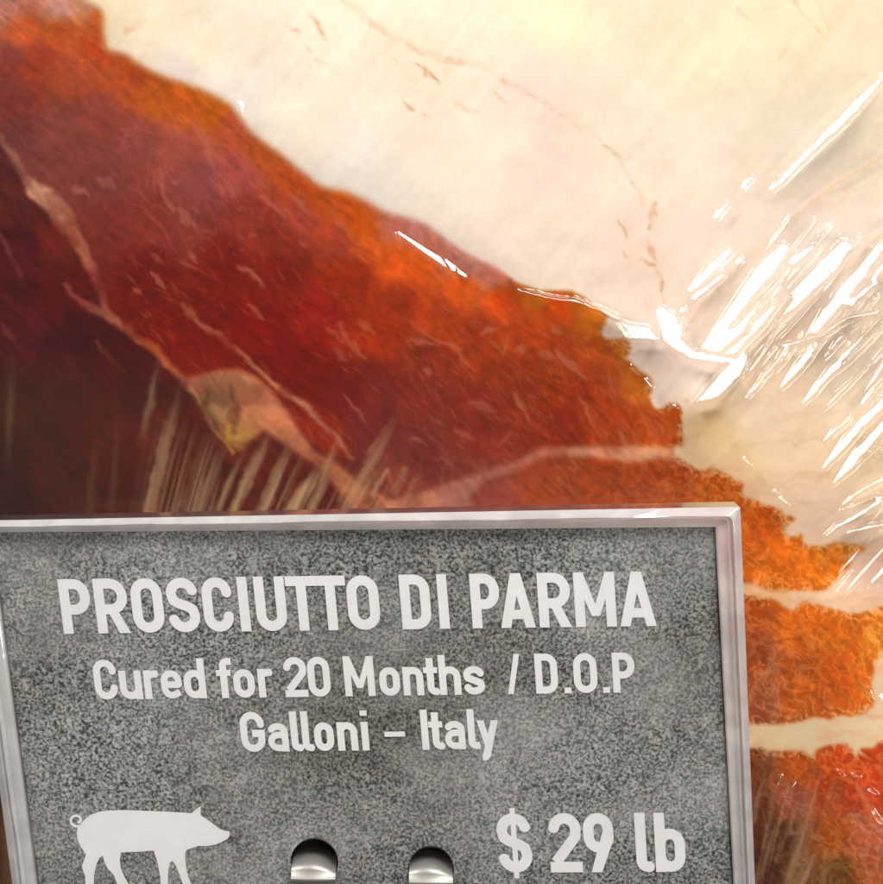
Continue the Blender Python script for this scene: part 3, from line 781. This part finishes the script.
def glyph(ch, x0, x1, H, t, XH):
    """strokes (point list, closed) and polygons of one character; x from x0 to x1, y up from the baseline"""
    l, r, b, T = x0 + t / 2, x1 - t / 2, t / 2, H - t / 2
    xm = (l + r) / 2; q = (r - l) / 2; X2 = XH - t / 2
    st, pg = [], []

    def stadium(l, r, b, T, ry=None):
        xm = (l + r) / 2; q = (r - l) / 2; ry = ry or q * 1.05
        return arc(xm, T - ry, q, ry, 0, 180) + arc(xm, b + ry, q, ry, 180, 360)
    if ch in 'O0':
        st.append((stadium(l, r, b, T), True))
    elif ch == 'o':
        st.append((stadium(l, r, b, X2), True))
    elif ch == 'I':
        st.append(([(xm, 0), (xm, H)], False)) if x1 - x0 < t * 1.5 else None
    elif ch in 'PR':
        mb = H * 0.44
        ry = (T - mb) / 2
        st.append(([(l, 0), (l, H)], False))
        st.append(([(l, T), (r - q * 1.0, T)] + arc(r - q * 1.0, T - ry, q * 1.0, ry, 90, -90)[1:] + [(l, mb)], False))
        if ch == 'R':
            pg.append([(xm - t * 0.62, mb + t * 0.2), (xm + t * 0.42, mb + t * 0.2), (x1, 0), (x1 - t * 1.12, 0)])
    elif ch == 'D':
        st.append(([(l, 0), (l, H)], False))
        ry = q * 1.1
        st.append(([(l, T), (r - q, T)] + arc(r - q, T - ry, q, ry, 90, 0)[1:] + arc(r - q, b + ry, q, ry, 0, -90) + [(l, b)], False))
    elif ch == 'C':
        ry = q * 1.05; cut = H * 0.30
        st.append(([(r, H - cut)] + arc(xm, T - ry, q, ry, 0, 180) + arc(xm, b + ry, q, ry, 180, 360) + [(r, cut)], False))
    elif ch == 'G':
        ry = q * 1.05
        st.append(([(r, H * 0.72)] + arc(xm, T - ry, q, ry, 0, 180) + arc(xm, b + ry, q, ry, 180, 360) + [(r, H * 0.46 - t / 2), ], False))
        st.append(([(r + t / 2, H * 0.46), (xm - t * 0.1, H * 0.46)], False))
    elif ch == 'U':
        ry = q * 1.05
        st.append(([(l, H)] + arc(xm, b + ry, q, ry, 180, 360) + [(r, H)], False))
    elif ch in 'Ss$':
        Ht = XH if ch == 's' else H
        T = Ht - t / 2
        mid = Ht / 2
        ry1 = (T - mid) / 2; ry0 = (mid - b) / 2
        c1 = [(xm + q * 0.98, T - ry1 * 0.92)] + arc(xm, T - ry1, q, ry1, 18, 180, 12)
        # diagonal spine
        c2 = [(xm - q * 0.86, mid + ry1 * 0.42), (xm - q * 0.4, mid + t * 0.16), (xm + q * 0.4, mid - t * 0.16), (xm + q * 0.86, mid - ry0 * 0.42)]
        c3 = arc(xm, b + ry0, q, ry0, 0, -162, 12) + [(xm - q * 0.98, b + ry0 * 0.92)]
        st.append((c1 + c2 + c3, False))
        if ch == '$':
            st.append(([(xm, -t * 0.55), (xm, H + t * 0.5)], False, 0.5))
    elif ch == 'T':
        st.append(([(x0, T), (x1, T)], False)); st.append(([(xm, 0), (xm, T)], False))
    elif ch == 'A':
        a = t * 1.02
        pg.append([(x0, 0), (x0 + t * 1.02, 0), ((x0 + x1) / 2 + a * 0.5, H), ((x0 + x1) / 2 - a * 0.5, H)])
        pg.append([(x1 - t * 1.02, 0), (x1, 0), ((x0 + x1) / 2 + a * 0.5, H), ((x0 + x1) / 2 - a * 0.5, H)])
        st.append(([(x0 + t * 0.9, H * 0.245), (x1 - t * 0.9, H * 0.245)], False, 0.95))
    elif ch == 'M':
        xc = (x0 + x1) / 2
        st.append(([(l, 0), (l, H)], False)); st.append(([(r, 0), (r, H)], False))
        pg.append([(x0, H), (x0 + t * 0.95, H), (xc + t * 0.42, H * 0.20), (xc - t * 0.42, H * 0.20)])
        pg.append([(x1 - t * 0.95, H), (x1, H), (xc + t * 0.42, H * 0.20), (xc - t * 0.42, H * 0.20)])
    elif ch == 'u':
        ry = q * 0.95
        st.append(([(l, XH)] + arc(xm, b + ry, q, ry, 180, 360) + [(r, XH * 0.6)], False)); st.append(([(r, 0), (r, XH)], False))
    elif ch in 'nh':
        ry = q * 0.95
        st.append(([(l, 0), (l, H if ch == 'h' else XH)], False))
        st.append(([(l, XH * 0.5)] + arc(xm, X2 - ry, q, ry, 180, 0) + [(r, 0)], False))
    elif ch == 'r':
        st.append(([(l, 0), (l, XH)], False))
        st.append(([(l, XH * 0.55)] + arc(l + (x1 - l) * 0.85, X2 - q * 1.1, (x1 - l) * 0.85, q * 1.1, 180, 95) + [(x1, X2 - t * 0.03)], False))
    elif ch == 'e':
        ry = q * 1.0; my = XH * 0.49
        st.append(([(l, my), (r, my), (r, X2 - ry)] + arc(xm, X2 - ry, q, ry, 0, 180)[1:] + arc(xm, b + ry, q, ry, 180, 300) + [(r + t * 0.15, b + t * 0.42)], False, 0.92))
    elif ch == 'a':
        ry = q * 0.8; my = XH * 0.58
        st.append(([(l + t * 0.05, X2 - t * 0.55)] + arc(xm, X2 - ry, q, ry, 150, 0) + [(r, 0)], False, 0.95))
        rb = (my - b) / 2
        st.append(([(r, my), (xm, my)] + arc(xm, b + rb, q, rb, 90, 270) + [(r, b)], False, 0.92))
    elif ch in 'db':
        if ch == 'd':
            st.append(([(r, 0), (r, H)], False))
        else:
            st.append(([(l, 0), (l, H)], False))
        st.append((stadium(l, r, b, X2), True))
    elif ch == 'f':
        xs_ = x0 + (x1 - x0) * 0.50
        st.append(([(xs_, 0), (xs_, T - t * 0.6)] + arc(xs_ + t * 0.75, T - t * 0.6, t * 0.75, t * 0.6, 180, 90)[1:] + [(x1 + t * 0.2, T)], False))
        st.append(([(x0, X2), (x1, X2)], False, 0.85))
    elif ch == 't':
        xs_ = x0 + t * 0.95
        st.append(([(xs_, H * 0.93), (xs_, b + t * 0.6)] + arc(xs_ + t * 0.75, b + t * 0.6, t * 0.75, t * 0.6, 180, 270)[1:] + [(x1, b)], False))
        st.append(([(x0, X2), (x1, X2)], False, 0.85))
    elif ch == 'l':
        st.append(([(l, H), (l, b + t * 0.5)] + arc(l + t * 0.7, b + t * 0.5, t * 0.7, t * 0.5, 180, 270)[1:] + [(x1, b)], False))
    elif ch == 'i':
        st.append(([(xm, 0), (xm, XH)], False)); st.append(([(xm, H - t * 0.75), (xm, H)], False))
    elif ch == 'y':
        pg.append([(x0, XH), (x0 + t, XH), (xm + t * 0.50, 0), (xm - t * 0.46, 0)])
        pg.append([(x1 - t, XH), (x1, XH), (xm + t * 0.1, -H * 0.2), (xm - t * 0.9, -H * 0.12)])
        st.append(([(x0 + t * 0.55, -H * 0.2), (xm - t * 0.55, -H * 0.2), (xm - t * 0.1, -H * 0.1)], False))
    elif ch == '2':
        ry = q * 1.0
        st.append(([(l, T - ry * 1.0)] + arc(xm, T - ry, q, ry, 172, 0) + [(r - q * 0.08, H * 0.60), (l + t * 0.06, b + t * 0.45)], False))
        st.append(([(x0, b), (x1, b)], False))
    elif ch == '9':
        ry = q * 1.02
        st.append((stadium(l, r, H * 0.42, T), True))
        pg.append([(x1, T - ry), (x1 - t * 0.95, T - ry * 1.1), (x0 + (x1 - x0) * 0.20, 0), (x0 + (x1 - x0) * 0.56, 0)])
        pg.append([(x1, T - ry), (x1, H * 0.56), (x0 + (x1 - x0) * 0.56, 0), (x0 + (x1 - x0) * 0.4, 0)])
    elif ch == '/':
        pg.append([(x0, 0), (x0 + t * 0.8, 0), (x1, H), (x1 - t * 0.8, H)])
    elif ch == '.':
        pg.append([(x0, 0), (x1, 0), (x1, t * 0.8), (x0, t * 0.8)])
    elif ch == '-':
        pg.append([(x0, H * 0.335), (x1, H * 0.335), (x1, H * 0.335 + t * 0.72), (x0, H * 0.335 + t * 0.72)])
    return st, pg


def stroke_polys(st, t):
    out = []
    for s in st:
        if s is None:
            continue
        pts, closed = s[0], s[1]
        w = t * (s[2] if len(s) > 2 else 1.0) / 2
        n = len(pts)
        for i in range(n if closed else n - 1):
            (ax, ay), (bx, by) = pts[i], pts[(i + 1) % n]
            L = math.hypot(bx - ax, by - ay)
            if L < 1e-6:
                continue
            nx, ny = -(by - ay) / L * w, (bx - ax) / L * w
            out.append([(ax - nx, ay - ny), (bx - nx, by - ny), (bx + nx, by + ny), (ax + nx, ay + ny)])
        for i in range(n):
            if closed or 0 < i < n - 1:
                out.append([(pts[i][0] + w * math.cos(R(k * 22.5)), pts[i][1] + w * math.sin(R(k * 22.5))) for k in range(16)])
    return out


def union_mesh(name, polys, off, mat, parent):
    """merge overlapping flat shapes into one sheet lying on the card"""
    vs, fs = [], []
    for p in polys:
        a = sum(p[i][0] * p[(i + 1) % len(p)][1] - p[(i + 1) % len(p)][0] * p[i][1] for i in range(len(p)))
        if a < 0:
            p = p[::-1]
        k = len(vs)
        vs += [Vector(q) for q in p]
        fs.append(list(range(k, k + len(p))))
    V, E, Fc, ov, oe, of = delaunay_2d_cdt(vs, [], fs, 0, 1e-5)
    V = np.array([tuple(v) for v in V])
    keep = [list(f) for f, o_ in zip(Fc, of) if len(o_) > 0]
    Pw = S(V[:, 0], V[:, 1], off) - SORG
    up = ROT @ n_c
    for f in keep:
        a, b_, c = Pw[f[0]], Pw[f[1]], Pw[f[2]]
        if np.dot(np.cross(b_ - a, c - a), up) < 0:
            f.reverse()
    return mesh_obj(name, Pw, keep, mat, parent)


def slant(x):
    return 0.128 - 0.000125 * (x - 60)


def text_line(chars, base, H, XH, t, parent, label):
    """chars: (character, left, right) measured at mid height; base: ((x,y),(x,y)) of the baseline"""
    (bx0, by0), (bx1, by1) = base
    polys = []
    for ch, x0, x1 in chars:
        st, pg = glyph(ch, x0, x1, H, t, XH)
        for p in stroke_polys(st, t) + pg:
            q = []
            for (u, v) in p:
                yb = by0 + (by1 - by0) * (u - bx0) / (bx1 - bx0)
                q.append((u + slant(u) * (H / 2 - v), yb - v))
            polys.append(q)
    o = union_mesh('lettering', polys, 0.00012, M_PRINT, parent)
    o['label'] = label
    return o


text_line([('P', 60.7, 91.2), ('R', 95.3, 128.2), ('O', 131.8, 163.2), ('S', 167.2, 199), ('C', 202.8, 232.6), ('I', 238.3, 249.3), ('U', 255.4, 286.0), ('T', 287, 317.5), ('T', 315.5, 346.8), ('O', 347.3, 379.2),
           ('D', 400.5, 430.3), ('I', 437.6, 448.4), ('P', 470.8, 499.8), ('A', 499.2, 534.2), ('R', 538, 570.5), ('M', 574.3, 615.4), ('A', 618.8, 655.4)],
          ((65, 633.6), (655, 625.7)), 54.6, 40, 10.0, card, 'heading PROSCIUTTO DI PARMA')
text_line([('C', 94, 116.8), ('u', 119, 141.3), ('r', 143.6, 157.8), ('e', 160.3, 181.5), ('d', 183.4, 205.2), ('f', 216.5, 231), ('o', 233, 254.2), ('r', 257.6, 271.8), ('2', 284, 307), ('0', 307.8, 330),
           ('M', 344, 374.2), ('o', 379, 399.4), ('n', 402.5, 423), ('t', 423.4, 437.5), ('h', 438.8, 460.4), ('s', 463, 484.3), ('/', 506.6, 520.5), ('D', 535, 557.5), ('.', 563.4, 570.4), ('O', 573.4, 597), ('.', 602, 609), ('P', 612.4, 634.8)],
          ((105, 699.3), (620, 692.3)), 40.0, 28.6, 7.1, card, 'line reading Cured for 20 Months / D.O.P')
text_line([('G', 240.4, 264.8), ('a', 267, 288), ('l', 290.5, 300.8), ('l', 301.6, 312.0), ('o', 313.8, 333.4), ('n', 336.8, 357.2), ('i', 360.4, 368.8), ('-', 384, 404.6), ('I', 420.6, 428.6), ('t', 428.6, 442.6), ('a', 444, 464.8), ('l', 467.6, 479), ('y', 477, 498.4)],
          ((250, 751.6), (470, 748.8)), 40.0, 28.6, 7.1, card, 'line reading Galloni - Italy')
text_line([('$', 497.2, 531.6), ('2', 549, 581.4), ('9', 583.6, 613.8), ('l', 635.4, 650.5), ('b', 654.6, 684.8)],
          ((510, 872.2), (670, 871.6)), 59.2, 43.5, 10.6, card, 'price reading $ 29 lb')

m, nt, out = mat_new('black_steel_and_shade')
b = nt.nodes.new('ShaderNodeBsdfPrincipled'); b.inputs['Roughness'].default_value = 0.6
no = nt.nodes.new('ShaderNodeTexNoise'); no.inputs['Scale'].default_value = 400
cr = nt.nodes.new('ShaderNodeValToRGB'); cr.color_ramp.elements[0].color = (0.010, 0.009, 0.008, 1); cr.color_ramp.elements[1].color = (0.03, 0.026, 0.022, 1)
nt.links.new(no.outputs['Fac'], cr.inputs[0]); nt.links.new(cr.outputs[0], b.inputs['Base Color']); nt.links.new(b.outputs[0], out.inputs[0])
M_BLACK = m

# --- the white pig silhouette
PIG = [(105, 190), (125, 170), (150, 150), (190, 135), (240, 128), (320, 126), (420, 130), (520, 134), (600, 138), (645, 142), (665, 125), (690, 106), (691, 150), (715, 168), (745, 188), (775, 212), (805, 227), (828, 229), (834, 240), (832, 254),
       (825, 265), (800, 280), (765, 295), (720, 303), (680, 302), (650, 312), (620, 322), (614, 340), (617, 380), (622, 420), (632, 460), (648, 495), (668, 550), (676, 580), (640, 580), (615, 520), (590, 455), (570, 400), (552, 375), (540, 385), (532, 420), (530, 470),
       (532, 580), (495, 580), (497, 500), (490, 440), (478, 380), (460, 325), (400, 330), (340, 332), (300, 335), (294, 370), (298, 410), (315, 450), (340, 495), (366, 580), (325, 580), (290, 510), (262, 440), (235, 415), (220, 385), (210, 350), (195, 360), (180, 390),
       (168, 440), (165, 580), (122, 580), (126, 500), (124, 450), (112, 420), (108, 395), (120, 370), (128, 345), (105, 310), (90, 280), (83, 250), (86, 215)]
pz = lambda p: (60 + p[0] / 4.906, 784 + p[1] / 4.906)
V, Fc, _ = tri_region([pz(p) for p in PIG], [])
polys = [[tuple(V[i]) for i in f] for f in Fc]
tail = [pz(p) for p in [(112, 200), (92, 206), (72, 204), (56, 190), (53, 172), (63, 158), (80, 153), (97, 159), (104, 174), (97, 186), (86, 184)]]
polys += stroke_polys([(tail, False)], 2.6)
o = union_mesh('emblem', polys, 0.00012, M_PRINT, card)
o['label'] = 'white silhouette of a walking pig with curled tail'


# --- clear plastic holder
def acrylic(name, transp, diff, gloss_rough, tint):
    m, nt, out = mat_new(name)
    N = nt.nodes; L = nt.links
    tr = N.new('ShaderNodeBsdfTransparent'); tr.inputs[0].default_value = (*tint, 1)
    df = N.new('ShaderNodeBsdfDiffuse')
    tc = N.new('ShaderNodeTexCoord')
    no = N.new('ShaderNodeTexNoise'); no.inputs['Scale'].default_value = 260; no.inputs['Detail'].default_value = 5
    L.new(tc.outputs['Object'], no.inputs['Vector'])
    cr = N.new('ShaderNodeValToRGB'); cr.color_ramp.elements[0].color = (0.74, 0.73, 0.74, 1); cr.color_ramp.elements[1].color = (0.94, 0.94, 0.95, 1)
    cr.color_ramp.elements[0].position = 0.35; cr.color_ramp.elements[1].position = 0.62
    L.new(no.outputs['Fac'], cr.inputs[0]); L.new(cr.outputs[0], df.inputs[0])
    m1 = N.new('ShaderNodeMixShader'); m1.inputs[0].default_value = diff
    if diff < 0.1:                                   # glare on the window, painted as pale smudges
        sm = N.new('ShaderNodeTexNoise'); sm.inputs['Scale'].default_value = 42; sm.inputs['Detail'].default_value = 7; sm.inputs['Roughness'].default_value = 0.7
        mp = N.new('ShaderNodeMapping'); mp.inputs['Scale'].default_value = (1.0, 1.0, 1.6); mp.inputs['Rotation'].default_value = (0, 0.6, 0)
        L.new(tc.outputs['Object'], mp.inputs[0]); L.new(mp.outputs[0], sm.inputs['Vector'])
        sr = N.new('ShaderNodeMapRange'); sr.inputs['From Min'].default_value = 0.46; sr.inputs['From Max'].default_value = 0.74
        sr.inputs['To Min'].default_value = 0.005; sr.inputs['To Max'].default_value = 0.15
        L.new(sm.outputs['Fac'], sr.inputs['Value']); L.new(sr.outputs[0], m1.inputs[0])
    L.new(tr.outputs[0], m1.inputs[1]); L.new(df.outputs[0], m1.inputs[2])
    gl = N.new('ShaderNodeBsdfGlossy'); gl.inputs['Roughness'].default_value = gloss_rough
    bp = N.new('ShaderNodeBump'); bp.inputs['Strength'].default_value = 0.12; bp.inputs['Distance'].default_value = 0.0004
    L.new(no.outputs['Fac'], bp.inputs['Height']); L.new(bp.outputs[0], gl.inputs['Normal'])
    fr = sheen(nt)
    mm = N.new('ShaderNodeMath'); mm.operation = 'MULTIPLY'; mm.inputs[1].default_value = transp; mm.use_clamp = True
    L.new(fr.outputs[0], mm.inputs[0])
    m2 = N.new('ShaderNodeMixShader'); L.new(mm.outputs[0], m2.inputs[0]); L.new(m1.outputs[0], m2.inputs[1]); L.new(gl.outputs[0], m2.inputs[2])
    L.new(m2.outputs[0], out.inputs[0])
    return m


M_RIM = acrylic('acrylic_rim', 2.8, 0.46, 0.07, (0.96, 0.96, 0.97))
M_PANE = acrylic('acrylic_pane', 1.0, 0.035, 0.12, (1, 1, 1))
PROFILE = [(0.0, -0.0022, 0), (0.0, 0.0004, 0), (0.04, 0.0009, 0), (0.09, 0.0010, 1), (0.42, 0.0011, 2), (0.46, 0.0016, 5), (0.52, 0.0017, 7), (0.56, 0.0010, 8),
           (0.60, 0.0010, 8), (0.63, 0.0021, 7), (0.66, 0.0021, 6), (0.95, 0.0014, 2), (1.0, 0.0012, 1.5), (1.0, -0.0022, 1.5)]


def rounded(poly, rad, n=7):
    out = []
    k = len(poly)
    for i in range(k):
        p = np.array(poly[i], float); a = np.array(poly[i - 1], float); c = np.array(poly[(i + 1) % k], float)
        ua = (a - p) / np.linalg.norm(a - p); uc = (c - p) / np.linalg.norm(c - p)
        p0, p2 = p + ua * max(rad, 0.01), p + uc * max(rad, 0.01)
        for j in range(n):
            t = j / (n - 1)
            out.append((1 - t) ** 2 * p0 + 2 * t * (1 - t) * p + t * t * p2)
        nxt = np.array(poly[(i + 1) % k], float)
        q0 = p2; q1 = nxt + (p - nxt) / np.linalg.norm(p - nxt) * max(rad, 0.01)
        for j in range(1, 40):
            out.append(q0 + (q1 - q0) * j / 40)
    return np.array(out)


loops = []
for t, off, rad in PROFILE:
    poly = [tuple(np.array(c) * (1 - t) + np.array(o_) * t) for c, o_ in zip(CARD, OUT)]
    lp = rounded(poly, rad)
    wv = (fbm(lp[:, 0] / 60 + t * 9, lp[:, 1] / 60, 2, 2) - 0.5)
    edge = 1.0 if 0.1 < t < 0.95 else 0.0
    loops.append(S(lp[:, 0], lp[:, 1] + wv * 1.6 * edge, 0.0) + (ROT @ n_c) * (off + wv[:, None] * 0.0004 * edge) - SORG)
n = len(loops[0])
verts = np.concatenate(loops)
faces = []
k = len(loops)
for a in range(k):
    b_ = (a + 1) % k
    for i in range(n):
        j = (i + 1) % n
        faces.append((a * n + i, b_ * n + i, b_ * n + j, a * n + j))
o = mesh_obj('rim', verts, faces, M_RIM, sign)
import bmesh
bm = bmesh.new(); bm.from_mesh(o.data); bmesh.ops.recalc_face_normals(bm, faces=bm.faces); bm.to_mesh(o.data); bm.free()
o['label'] = 'clear ridged plastic rim of the holder'
ins = lambda q, k: [tuple(np.array(p) + (np.array([sum(a[0] for a in q) / 4, sum(a[1] for a in q) / 4]) - np.array(p)) / np.linalg.norm(np.array([sum(a[0] for a in q) / 4, sum(a[1] for a in q) / 4]) - np.array(p)) * k) for p in q]
plate('front_pane', ins(CARD, 1.2), [circ(314.5, 862, 24.4, 25.6), circ(431, 869.5, 23.6, 24.6)], 0.0003, 0.0007, M_PANE, sign)
plate('back_panel', ins(CARD, 1.0), [circ(314.5, 862, 24.4, 25.6), circ(431, 869.5, 23.6, 24.6)], -0.0019, -0.0006, M_RIM, sign)

o = plate('shade_sheet', CARD, HOLES, -0.00058, -0.00048, M_BLACK, sign)  # black sheet added to draw the dark shadow gap round the card

# --- steel bracket behind, with two tongues bent through the holes
m, nt, out = mat_new('brushed_steel')
b = nt.nodes.new('ShaderNodeBsdfPrincipled'); b.inputs['Metallic'].default_value = 0.6; b.inputs['Roughness'].default_value = 0.42
no = nt.nodes.new('ShaderNodeTexNoise'); no.inputs['Scale'].default_value = 700; no.inputs['Detail'].default_value = 4
cr = nt.nodes.new('ShaderNodeValToRGB'); cr.color_ramp.elements[0].color = (0.22, 0.21, 0.20, 1); cr.color_ramp.elements[1].color = (0.42, 0.41, 0.39, 1)
nt.links.new(no.outputs['Fac'], cr.inputs[0]); nt.links.new(cr.outputs[0], b.inputs['Base Color']); nt.links.new(b.outputs[0], out.inputs[0])
M_STEEL = m
br = plate('bracket', [(262, 815), (486, 815), (486, 992), (262, 992)], [], -0.0048, -0.0040, M_BLACK, sign)  # clip plate coloured black so the holes show dark as if shaded
for (cx, top, half, dy) in ((314.0, 859, 22.0, 3.5), (431.0, 862.5, 21.8, 3.0)):
    rows = [(0, -0.0042), (0, -0.0010), (3.0, 0.0007), (7, 0.0013), (11.5, 0.0014), (13.2, 0.0019), (15.5, 0.0021), (17.5, 0.0016), (24, 0.0014), (44, 0.0012), (62, 0.0011)]
    cols = np.linspace(-1, 1, 17)
    V = []
    for (ry, off) in rows:
        for c in cols:
            bow = 6.5 * c * c + dy * c
            k_ = max(0.0, 1 - ry / 14.0)
            V.append(S(np.array([cx + half * c]), np.array([top + ry + bow * k_]), off - 0.0003 * c * c)[0] - SORG)
    nr, nc = len(rows), len(cols)
    Fq = [(a * nc + i, a * nc + i + 1, (a + 1) * nc + i + 1, (a + 1) * nc + i) for a in range(nr - 1) for i in range(nc - 1)]
    o = mesh_obj('tongue', V, Fq, M_STEEL, sign, True)
    o['label'] = 'bent steel tongue poking through a round hole'

# stand: strip down from the bracket to a foot on the shelf
q = [S(np.array([x]), np.array([y]), -0.0052)[0] for x, y in ((345, 930), (405, 930))]
xa, xb = q[0][0] - SORG[0], q[1][0] - SORG[0]
yt, zt = q[0][1] - SORG[1], q[0][2]
th = 0.001
V = []
for (yy, zz) in ((yt, zt), (yt + 0.001, 0.002), (yt + 0.0002, 0.0004), (yt - 0.018, 0.0004)):
    V += [(xa, yy, zz), (xb, yy, zz)]
for (yy, zz) in ((yt + th, zt), (yt + 0.002, 0.002), (yt + 0.002, 0.0014), (yt - 0.018, 0.0014)):
    V += [(xa, yy, zz), (xb, yy, zz)]
Fq = []
for a in range(3):
    Fq += [(2 * a, 2 * a + 1, 2 * a + 3, 2 * a + 2), (8 + 2 * a, 10 + 2 * a, 11 + 2 * a, 9 + 2 * a), (2 * a, 2 * a + 2, 10 + 2 * a, 8 + 2 * a), (2 * a + 1, 9 + 2 * a, 11 + 2 * a, 2 * a + 3)]
Fq += [(0, 8, 9, 1), (6, 7, 15, 14)]
# the foot runs back under the sign
V = [(x, y, z) for x, y, z in V]
mesh_obj('stand', V, Fq, M_BLACK, sign)

# ------------------------------------------------------------------ render settings
sc.render.engine = 'CYCLES'
sc.view_settings.view_transform = 'Standard'
sc.view_settings.look = 'None'
sc.view_settings.exposure = 0
sc.view_settings.gamma = 1
sc.cycles.use_denoising = True
sc.cycles.transparent_max_bounces = 16
sc.cycles.max_bounces = 8
